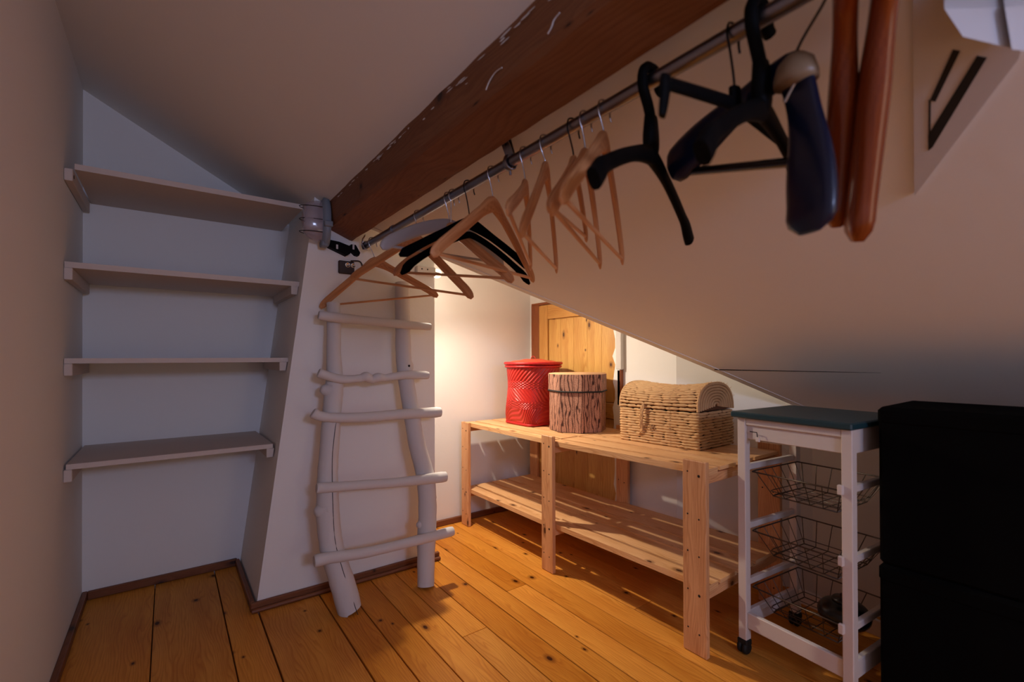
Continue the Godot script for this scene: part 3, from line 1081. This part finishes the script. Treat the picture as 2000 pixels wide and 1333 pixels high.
func straw_chest() -> void:
	var lo := Vector3(1.722, 0.6205, -1.456)
	var hi := Vector3(1.978, 0.768, -1.058)
	var c := Vector3((lo.x + hi.x) * 0.5, lo.y, (lo.z + hi.z) * 0.5)
	var t := thing("straw_chest", "straw rope chest with domed lid, at the right end of the shelving", "chest", c)
	t.rotation.x = -0.0201
	var r := RandomNumberGenerator.new()
	r.seed = 31
	var st := new_st()
	box2(st, lo + Vector3(0.008, 0.0, 0.008), hi - Vector3(0.008, 0.004, 0.008), 0.004)
	part("body", st, M.straw_core, t)
	var knob := func(n: int) -> Array:
		# twisted straw: a row of segments with waists at uneven places
		var rad := []
		var nextc := r.randi_range(3, 7)
		for i in n:
			var q := 0.0060 + r.randf() * 0.0007
			if i == nextc:
				q = 0.0030
				nextc += r.randi_range(5, 9)
			rad.append(q)
		return rad
	for row in 13:
		st = new_st()
		var y := lo.y + 0.005 + row * 0.0116
		var pts := []
		var nx := 22
		var nzz := 34
		for i in nzz:
			pts.append(Vector3(lo.x, y, lerpf(lo.z, hi.z, float(i) / nzz)))
		for i in nx:
			pts.append(Vector3(lerpf(lo.x, hi.x, float(i) / nx), y, hi.z))
		for i in nzz:
			pts.append(Vector3(hi.x, y, lerpf(hi.z, lo.z, float(i) / nzz)))
		for i in nx:
			pts.append(Vector3(lerpf(hi.x, lo.x, float(i) / nx), y, lo.z))
		for i in pts.size():
			pts[i].y += r.randf_range(-0.0012, 0.0012)
			var bulge: float = 0.006 * sin(PI * row / 12.0)
			pts[i].x += bulge * signf(pts[i].x - c.x) * 0.6
		tube(st, pts, knob.call(pts.size()), 7, false, true, Vector3.UP)
		part("straw_rope", st, M.straw, t)
	# domed lid sagging in the middle
	var y0 := hi.y + 0.006
	var hw := (hi.x - lo.x) * 0.5 + 0.004
	var arch := func(f: float, z: float) -> Vector3:
		var a := PI * f
		var sag := 0.016 * sin(PI * clampf((z - lo.z) / (hi.z - lo.z), 0.0, 1.0))
		return Vector3(c.x - hw * signf(cos(a)) * pow(absf(cos(a)), 0.75), y0 + (0.112 - sag) * pow(sin(a), 0.8), z)
	st = new_st()
	st.set_smooth_group(0)
	for i in 20:
		for j in 20:
			var z0 := lerpf(lo.z + 0.004, hi.z - 0.004, i / 20.0)
			var z1 := lerpf(lo.z + 0.004, hi.z - 0.004, (i + 1) / 20.0)
			var p: Vector3 = arch.call(j / 20.0, z0)
			quad(st, p.lerp(c + Vector3(0, 0.15, z0 - c.z), 0.03), (arch.call((j + 1) / 20.0, z0) as Vector3).lerp(c + Vector3(0, 0.15, z0 - c.z), 0.03), (arch.call((j + 1) / 20.0, z1) as Vector3).lerp(c + Vector3(0, 0.15, z1 - c.z), 0.03), (arch.call(j / 20.0, z1) as Vector3).lerp(c + Vector3(0, 0.15, z1 - c.z), 0.03), p - c)
	for zz in [lo.z + 0.004, hi.z - 0.004]:
		for j in 20:
			tri(st, Vector3(c.x, y0, zz), arch.call(j / 20.0, zz), arch.call((j + 1) / 20.0, zz), Vector3(0, 0, zz - c.z))
	var lid := part("lid", st, M.straw_core, t)
	var nr := 27
	for row in nr:
		st = new_st()
		var pts := []
		for i in 40:
			var z := lerpf(lo.z - 0.003, hi.z + 0.004, i / 39.0)
			var p: Vector3 = arch.call((row + 0.3) / (nr - 0.4), z)
			p += Vector3(r.randf_range(-0.001, 0.001), r.randf_range(-0.001, 0.001), 0)
			pts.append(p)
		tube(st, pts, knob.call(40), 7, true, false, Vector3(0.3, 1, 0))
		part("straw_rope", st, M.straw, lid)
	# coiled ends
	for zz in [lo.z - 0.001, hi.z + 0.001]:
		st = new_st()
		for k in 8:
			var s := 1.0 - k / 8.0
			var pts := []
			for i in 22:
				var p: Vector3 = arch.call(i / 21.0, zz)
				pts.append(Vector3(lerpf(c.x, p.x, s), lerpf(y0 + 0.018, p.y, s) if i > 0 and i < 21 else lerpf(y0 + 0.018, p.y, s), zz))
			tube(st, pts, 0.0064, 6)
		part("coiled_end", st, M.straw, lid)
	st = new_st()
	for k in 70:
		var f := r.randf_range(0.2, 0.9)
		var p: Vector3 = arch.call(f, hi.z)
		var q := p + Vector3((p.x - c.x) * 0.08 + r.randf_range(-0.006, 0.006), r.randf_range(0.004, 0.014), r.randf_range(-0.004, 0.010))
		tube(st, [p, q], [0.0009, 0.0003], 4)
	var fr := part("frayed_straw", st, M.straw, lid)
	fr.set_meta("kind", "stuff")
	# plaited loop that closes the lid, and a tuft below it
	st = new_st()
	for k in 3:
		var dz := (k - 1) * 0.005
		var pts := []
		for i in 14:
			var f := i / 13.0
			pts.append(Vector3(lo.x - 0.013 - 0.010 * sin(f * PI), lerpf(hi.y + 0.028, lo.y + 0.058, f), -1.318 - 0.012 * f + dz + 0.0025 * sin(f * 20.0 + k * 2.1)))
		tube(st, pts, 0.0036, 6)
	tube(st, curve([Vector3(lo.x - 0.013, lo.y + 0.062, -1.322), Vector3(lo.x - 0.014, lo.y + 0.046, -1.336), Vector3(lo.x - 0.010, lo.y + 0.034, -1.352)], 5), 0.0032, 6)
	part("loop", st, M.straw, t)
	st = new_st()
	for k in 26:
		var p := Vector3(lo.x - 0.004, lo.y + 0.075 + r.randf_range(-0.012, 0.012), -1.285 + r.randf_range(-0.012, 0.02))
		tube(st, [p, p + Vector3(-r.randf_range(0.008, 0.016), r.randf_range(-0.02, 0.004), r.randf_range(-0.016, 0.016))], [0.0016, 0.0005], 4)
	part("tuft", st, M.straw, t)

func trolley() -> void:
	var t := thing("kitchen_trolley", "white wooden kitchen trolley with teal top and wire baskets", "trolley", Vector3(1.572, 0, -0.802))
	t.rotation.y = deg_to_rad(-5.7)
	org = Vector3.ZERO
	var W := 0.315
	var D := 0.315
	var st := new_st()
	box2(st, Vector3(-0.030, 0.796, -0.030), Vector3(W + 0.03, 0.816, D + 0.020), 0.004)
	part("top", st, M.teal, t)
	var legs := [[0, 0], [0, D], [W, 0], [W, D]]
	for l in legs:
		st = new_st()
		box2(st, Vector3(l[0] - 0.014, 0.048, l[1] - 0.014), Vector3(l[0] + 0.014, 0.796, l[1] + 0.014), 0.002)
		part("leg", st, M.trolley, t)
		st = new_st()
		var cc := Vector3(l[0] - 0.004, 0.021, l[1])
		for s in [-0.009, 0.009]:
			lathe(st, cc + Vector3(0, 0, s), [Vector2(0, -0.007), Vector2(0.017, -0.007), Vector2(0.021, -0.003), Vector2(0.021, 0.003), Vector2(0.017, 0.007), Vector2(0, 0.007)], 18, Vector3.BACK)
		box2(st, cc + Vector3(-0.014, 0.008, -0.018), cc + Vector3(0.018, 0.029, 0.018), 0.004)
		part("castor", st, M.rubber, t)
	# apron boards under the top
	for b in [[Vector3(-0.004, 0.725, 0.014), Vector3(0.008, 0.795, D - 0.014)], [Vector3(W - 0.008, 0.725, 0.014), Vector3(W + 0.006, 0.795, D - 0.014)], [Vector3(0.014, 0.725, D - 0.006), Vector3(W - 0.014, 0.795, D + 0.006)]]:
		st = new_st()
		box2(st, b[0], b[1], 0.002)
		part("apron", st, M.trolley, t)
	st = new_st()
	box2(st, Vector3(-0.012, 0.772, 0.014), Vector3(-0.004, 0.795, D - 0.014), 0.002)
	part("apron_strip", st, M.trolley, t)
	# basket runners on both sides
	for y in [0.625, 0.425, 0.235]:
		for z in [0.0, D]:
			st = new_st()
			box2(st, Vector3(0.014, y - 0.010, z - 0.010), Vector3(W - 0.014, y + 0.010, z + 0.006), 0.002)
			if z > 0:
				box2(st, Vector3(-0.026, y - 0.014, z - 0.02), Vector3(-0.0142, y + 0.014, z - 0.006), 0.002)
			part("runner", st, M.trolley, t)
	for b in [[Vector3(-0.007, 0.09, 0.014), Vector3(0.009, 0.142, D - 0.014)], [Vector3(W - 0.008, 0.09, 0.014), Vector3(W + 0.008, 0.142, D - 0.014)], [Vector3(0.014, 0.09, -0.008), Vector3(W - 0.014, 0.142, 0.008)], [Vector3(0.014, 0.09, D - 0.008), Vector3(W - 0.014, 0.142, D + 0.008)]]:
		st = new_st()
		box2(st, b[0], b[1], 0.002)
		part("stretcher", st, M.trolley, t)
	# hook with a price tag like clip under the front apron
	st = new_st()
	tube(st, [Vector3(-0.012, 0.752, 0.03), Vector3(-0.014, 0.752, 0.055), Vector3(-0.016, 0.738, 0.058)], 0.0016, 5)
	part("hook", st, M.dark_wire, t)
	st = new_st()
	box2(st, Vector3(-0.020, 0.722, 0.053), Vector3(-0.012, 0.737, 0.066), 0.002)
	part("clip", st, M.trolley, t)
	# three wire baskets
	for y in [0.612, 0.412, 0.222]:
		var root := Node3D.new()
		st = new_st()
		var x0 := 0.022
		var x1 := W - 0.012
		var z0 := 0.016
		var z1 := D - 0.016
		var ring := func(ins: float, yy: float) -> Array:
			return [Vector3(x0 + ins, yy, z0 + ins), Vector3(x0 + ins + 0.02, yy, z0 + ins - 0.004), Vector3(x1 - ins, yy, z0 + ins), Vector3(x1 - ins, yy, z1 - ins), Vector3(x0 + ins, yy, z1 - ins)]
		tube(st, ring.call(0.0, y), 0.0026, 5, false, true)
		tube(st, ring.call(0.045, y - 0.078), 0.0022, 5, false, true)
		tube(st, ring.call(0.040, y - 0.062), 0.0016, 5, false, true)
		var nw := 5
		for k in nw + 1:
			var f := float(k) / nw
			var zz := lerpf(z0 + 0.045, z1 - 0.045, f)
			var xx := lerpf(x0 + 0.045, x1 - 0.045, f)
			var zt := lerpf(z0 + 0.015, z1 - 0.015, f)
			var xt := lerpf(x0 + 0.015, x1 - 0.015, f)
			tube(st, [Vector3(x0, y, zt), Vector3(x0 + 0.045, y - 0.078, zz), Vector3(x1 - 0.045, y - 0.078, zz), Vector3(x1, y, zt)], 0.0014, 5)
			tube(st, [Vector3(xt, y, z0), Vector3(xx, y - 0.0785, z0 + 0.045), Vector3(xx, y - 0.0785, z1 - 0.045), Vector3(xt, y, z1)], 0.0014, 5)
		root.free()
		part("wire_basket", st, M.basket_wire, t)
	# dark pot in the lowest basket
	var p := t.transform * Vector3(0.17, 0.147, 0.225)
	var q := thing("dark_pot", "dark rounded pot lying in the lowest wire basket of the trolley", "pot", p)
	st = new_st()
	var prof := []
	for k in 15:
		var a := -PI / 2 + PI * k / 14.0
		prof.append(Vector2(maxf(0.072 * pow(cos(a), 0.8), 0.0), 0.042 + 0.042 * sin(a)))
	prof[14] = Vector2(0.0, 0.080)
	lathe(st, p, prof, 24)
	part("body", st, M.pot, q)
	st = new_st()
	lathe(st, p, [Vector2(0.03, 0.078), Vector2(0.034, 0.084), Vector2(0.030, 0.090), Vector2(0.012, 0.093), Vector2(0.010, 0.102), Vector2(0.0, 0.104)], 18)
	part("lid", st, M.pot, q)

func black_boxes() -> void:
	for k in 2:
		var y0 := 0.0 if k == 0 else 0.4315
		var y1 := 0.430 if k == 0 else 0.862
		var t := thing("black_box", "lower of the two big matt black boxes stacked at the right" if k == 0 else "upper of the two big matt black boxes stacked beside the trolley", "box", Vector3(1.73, y0, 0.0), "stacked black boxes")
		var st := new_st()
		box2(st, Vector3(1.580, y0, -0.432), Vector3(1.885, y1 - 0.012, 0.62), 0.008)
		part("body", st, M.box_black, t)
		st = new_st()
		box2(st, Vector3(1.576, y1 - 0.050, -0.434), Vector3(1.888, y1, 0.624), 0.010)
		part("lid", st, M.box_black, t)

# ---------------------------------------------------------------- hangers
func hanger(called: String, label: String, z: float, yaw: float, roll: float, w: float, dn: float, dt: float, style: String, m: Material, hookm: Material, group: String) -> Node3D:
	var t := thing(called, label, "hanger", Vector3(0.71, 1.505, z), group)
	org = Vector3.ZERO
	var ps := deg_to_rad(yaw)
	var ph := deg_to_rad(roll)
	var ax := Vector3(cos(ps), 0, -sin(ps))
	var ex := ax * cos(ph) + Vector3.UP * sin(ph)
	var ey := -ax * sin(ph) + Vector3.UP * cos(ph)
	var ez := ex.cross(ey)
	var lc := func(x: float, y: float, d := 0.0) -> Vector3:
		return ex * x + ey * y + ez * d
	var st := new_st()
	# hook round the rod, always square to it
	var neck: Vector3 = lc.call(0.0, -dn - 0.006)
	var hp := []
	if style == "clip":
		hp = [neck, Vector3(-0.008, -0.048, 0), Vector3(-0.022, -0.020, 0), Vector3(-0.0245, 0, 0), Vector3(-0.021, 0.013, 0), Vector3(-0.012, 0.022, 0), Vector3(0, 0.0245, 0), Vector3(0.012, 0.022, 0), Vector3(0.021, 0.012, 0), Vector3(0.0245, -0.004, 0), Vector3(0.034, -0.010, 0)]
		tube(st, curve(hp, 4), 0.0095, 8)
	else:
		hp = [neck, neck * 0.72 + Vector3(-0.002, 0, 0), Vector3(-0.010, -0.028, 0), Vector3(-0.0165, -0.012, 0), Vector3(-0.017, 0.002, 0), Vector3(-0.0125, 0.0125, 0), Vector3(0, 0.0168, 0), Vector3(0.0125, 0.0125, 0), Vector3(0.0175, 0.002, 0), Vector3(0.0165, -0.010, 0), Vector3(0.020, -0.022, 0)]
		tube(st, curve(hp, 4), 0.0019, 6)
	part("hook", st, hookm, t)
	var n := 28
	var drop := dt - dn - 0.012
	st = new_st()
	if style == "wood" or style == "grey" or style == "navy" or style == "lacquer":
		for s in [0]:
			var pts := []
			var rad := []
			for i in 2 * n + 1:
				var f := float(i - n) / n
				var q := absf(f)
				var e := 1.55 if style == "grey" else (1.25 if style != "lacquer" else 1.5)
				var y := -dn - 0.012 - drop * pow(q, e) - (0.006 * smoothstep(0.85, 1.0, q))
				if style == "wood":
					y -= 0.010 * sin(q * PI)
				pts.append(lc.call(w * f, y, -0.010 * q * q))
				var th := 0.0215 - 0.0065 * smoothstep(0.0, 0.25, q)
				if style == "grey":
					th = 0.021 - 0.004 * q
				elif style == "navy":
					th = 0.024 + 0.013 * smoothstep(0.3, 0.8, q)
				elif style == "lacquer":
					th = 0.024 + 0.008 * smoothstep(0.1, 0.5, q)
				if q > 0.93:
					th *= 1.0 - 0.55 * pow((q - 0.93) / 0.07, 2.0)
				rad.append(th)
			tube(st, pts, rad, 14, true, false, ey, Vector2({"navy": 0.30, "lacquer": 0.58}.get(style, 0.36), 1.0), true, 0.75)
		part("shoulders", st, m, t)
		if style != "lacquer":
			st = new_st()
			if style == "navy":
				tube(st, [lc.call(-w * 0.55, -dn - 0.012 - drop * 0.60), lc.call(w * 0.98, -dt - 0.004)], 0.0075, 8)
			else:
				tube(st, [lc.call(-w * 0.955, -dt + 0.002, -0.009), lc.call(w * 0.955, -dt + 0.002, -0.009)], 0.0044, 8)
			part("trouser_bar", st, m if style != "navy" else M.gloss_black, t)
		if style == "navy":
			st = new_st()
			lathe(st, lc.call(0.0, -dn - 0.026) + Vector3(-0.010, 0, 0.018), [Vector2(0.0, 0.024), Vector2(0.013, 0.022), Vector2(0.024, 0.011), Vector2(0.029, -0.007), Vector2(0.029, -0.018), Vector2(0.0, -0.020)], 18, Vector3.UP, Vector2(1.0, 0.8))
			part("neck_cap", st, M.beige, t)
			st = new_st()
			tube(st, [lc.call(0.0, -dn - 0.046) + Vector3(-0.014, 0, 0.030), lc.call(0.004, -dn - 0.072) + Vector3(-0.014, 0, 0.030)], 0.0035, 6)
			part("pin", st, M.chrome, t)
	elif style == "velvet":
		for k in 2:
			var pts := []
			var rad := []
			for i in 2 * n + 1:
				var f := float(i - n) / n
				var q := absf(f)
				var y: float
				if k == 0:
					y = -dn - 0.014 - drop * 0.86 * pow(q, 1.18)
					rad.append((0.018 - 0.006 * smoothstep(0.0, 0.4, q) + 0.002 * smoothstep(0.7, 0.95, q)) * (1.0 - 0.7 * pow(smoothstep(0.9, 1.0, q), 2.0)))
				else:
					y = -dn - 0.048 - drop * 0.90 * pow(q, 1.35) - 0.010 * smoothstep(0.85, 1.0, q)
					rad.append((0.010 + 0.003 * smoothstep(0.7, 0.95, q)) * (1.0 - 0.7 * pow(smoothstep(0.9, 1.0, q), 2.0)))
				pts.append(lc.call(w * f * (1.0 if k == 0 else 0.985), y, 0.0))
			tube(st, pts, rad, 12, true, false, ey, Vector2(0.30, 1.0), true, 0.7)
		part("shoulders", st, m, t)
	elif style == "clip":
		# moulded plastic: thick stem, two arms, padded ends
		tube(st, curve([lc.call(0, -dn + 0.002), lc.call(0, -dn - 0.03), lc.call(0, -dn - 0.06), lc.call(0, -dn - 0.082)], 4), [0.016, 0.017, 0.018, 0.019, 0.020, 0.0205, 0.0205, 0.020, 0.0185, 0.017, 0.0155, 0.014, 0.012], 12, true, false, ez, Vector2(1.0, 0.6), true, 0.7)
		part("stem", st, m, t)
		st = new_st()
		var pts := []
		var rad := []
		for i in 2 * n + 1:
			var f := float(i - n) / n
			var q := absf(f)
			var y := -dn - 0.070 - (drop - 0.058) * pow(q, 1.4) - 0.012 * smoothstep(0.86, 1.0, q)
			pts.append(lc.call(w * f, y))
			rad.append(0.017 - 0.004 * smoothstep(0.0, 0.4, q) + 0.004 * smoothstep(0.78, 0.95, q))
		tube(st, pts, rad, 12, true, false, ey, Vector2(0.55, 1.0), true, 0.75)
		part("shoulders", st, m, t)
	elif style == "thin":
		tube(st, curve([lc.call(0, -dn + 0.004), lc.call(0, -dn - 0.012), lc.call(0, -dn - 0.03)], 4), 0.0125, 10, true, false, ez, Vector2(1.0, 0.6))
		var pts := []
		var rad := []
		for i in 2 * n + 1:
			var f := float(i - n) / n
			var q := absf(f)
			pts.append(lc.call(w * f, -dn - 0.022 - (drop - 0.03) * pow(q, 1.1)))
			rad.append(0.0115 - 0.002 * q)
		tube(st, pts, rad, 10, true, false, ey, Vector2(0.55, 1.0))
		part("shoulders", st, m, t)
		for s in [-1.0, 1.0]:
			st = new_st()
			var y := -dn - 0.022 - drop + 0.03
			tube(st, curve([lc.call(s * w * 0.97, y + 0.010), lc.call(s * w * 0.99, y - 0.016), lc.call(s * w * 1.03, y - 0.046)], 4), [0.009, 0.0105, 0.011, 0.010, 0.009, 0.0085, 0.008, 0.007, 0.006], 10, true, false, ez, Vector2(1.0, 0.6))
			part("clip", st, m, t)
	return t

func hangers() -> void:
	var gw := "wooden hangers on the clothes rail"
	var gb := "black hangers on the clothes rail"
	var hw: Material = M.hanger_wood
	hanger("wooden_hanger", "farthest wooden hanger, at the rail end in front of the ladder top", -1.967, -29.3, 6.3, 0.250, 0.076, 0.257, "wood", hw, M.chrome, gw)
	hanger("wooden_hanger", "wooden hanger second from the far rail end, its arms crossing the lamp box", -1.508, -51.4, -9.8, 0.244, 0.074, 0.256, "wood", hw, M.chrome, gw)
	hanger("grey_hanger", "pale grey curved hanger near the far end of the rail", -1.288, 4.0, 0.6, 0.224, 0.077, 0.182, "grey", M.hanger_grey, M.chrome, "")
	hanger("wooden_hanger", "wooden hanger half hidden behind the black velvet hanger", -1.258, -71.5, -8.3, 0.254, 0.093, 0.248, "wood", hw, M.chrome, gw)
	hanger("velvet_hanger", "slim black velvet hanger between wooden hangers at the rail's far end", -1.169, -3.0, 1.2, 0.216, 0.095, 0.242, "velvet", M.velvet, M.dark_wire, gb)
	hanger("wooden_hanger", "wooden hanger hanging full face just in front of the black velvet one", -1.043, 17.9, -0.4, 0.220, 0.074, 0.260, "wood", hw, M.chrome, gw)
	hanger("wooden_hanger", "wooden hanger seen nearly edge on, first to the right of the rail strap", -0.900, 45.3, -3.5, 0.226, 0.075, 0.227, "wood", hw, M.chrome, gw)
	hanger("wooden_hanger", "wooden hanger with broad round neck, second to the right of the rail strap", -0.824, 39.2, 1.2, 0.221, 0.054, 0.263, "wood", hw, M.chrome, gw)
	hanger("wooden_hanger", "wooden hanger with a dark hook among the edge-on ones in mid rail", -0.732, 35.3, 6.3, 0.217, 0.070, 0.211, "wood", hw, M.dark_wire, gw)
	hanger("wooden_hanger", "wooden hanger just right of the one with the dark hook", -0.694, 32.0, -1.9, 0.219, 0.072, 0.264, "wood", hw, M.chrome, gw)
	hanger("wooden_hanger", "last pale wooden hanger before the black plastic hangers", -0.642, 27.8, -2.4, 0.223, 0.056, 0.261, "wood", hw, M.chrome, gw)
	hanger("plastic_hanger", "black moulded plastic hanger with thick hook, left of the thin-hooked black one", -0.529, 15.8, -0.1, 0.224, 0.067, 0.235, "clip", M.black, M.black, gb)
	hanger("clip_hanger", "black clip hanger with a long thin wire hook and clips at both ends", -0.375, 0.9, 2.5, 0.190, 0.087, 0.153, "thin", M.black, M.dark_wire, gb)
	hanger("plastic_hanger", "black moulded plastic hanger partly hidden behind the dark blue one", -0.335, 6.1, 4.8, 0.210, 0.064, 0.228, "clip", M.black, M.black, gb)
	hanger("blue_hanger", "dark blue hanger with beige neck and black bar", -0.243, 75.1, 33.8, 0.166, 0.092, 0.285, "navy", M.navy, M.dark_wire, "")
	hanger("lacquered_hanger", "left one of two brown lacquered hangers nearest on the rail", -0.226, 19.0, -22.9, 0.251, 0.048, 0.213, "lacquer", M.hanger_dark, M.chrome, "brown lacquered hangers")
	hanger("lacquered_hanger", "right one of two brown lacquered hangers, nearest to the roof window", -0.186, 24.2, -27.0, 0.271, 0.050, 0.228, "lacquer", M.hanger_dark, M.chrome, "brown lacquered hangers")
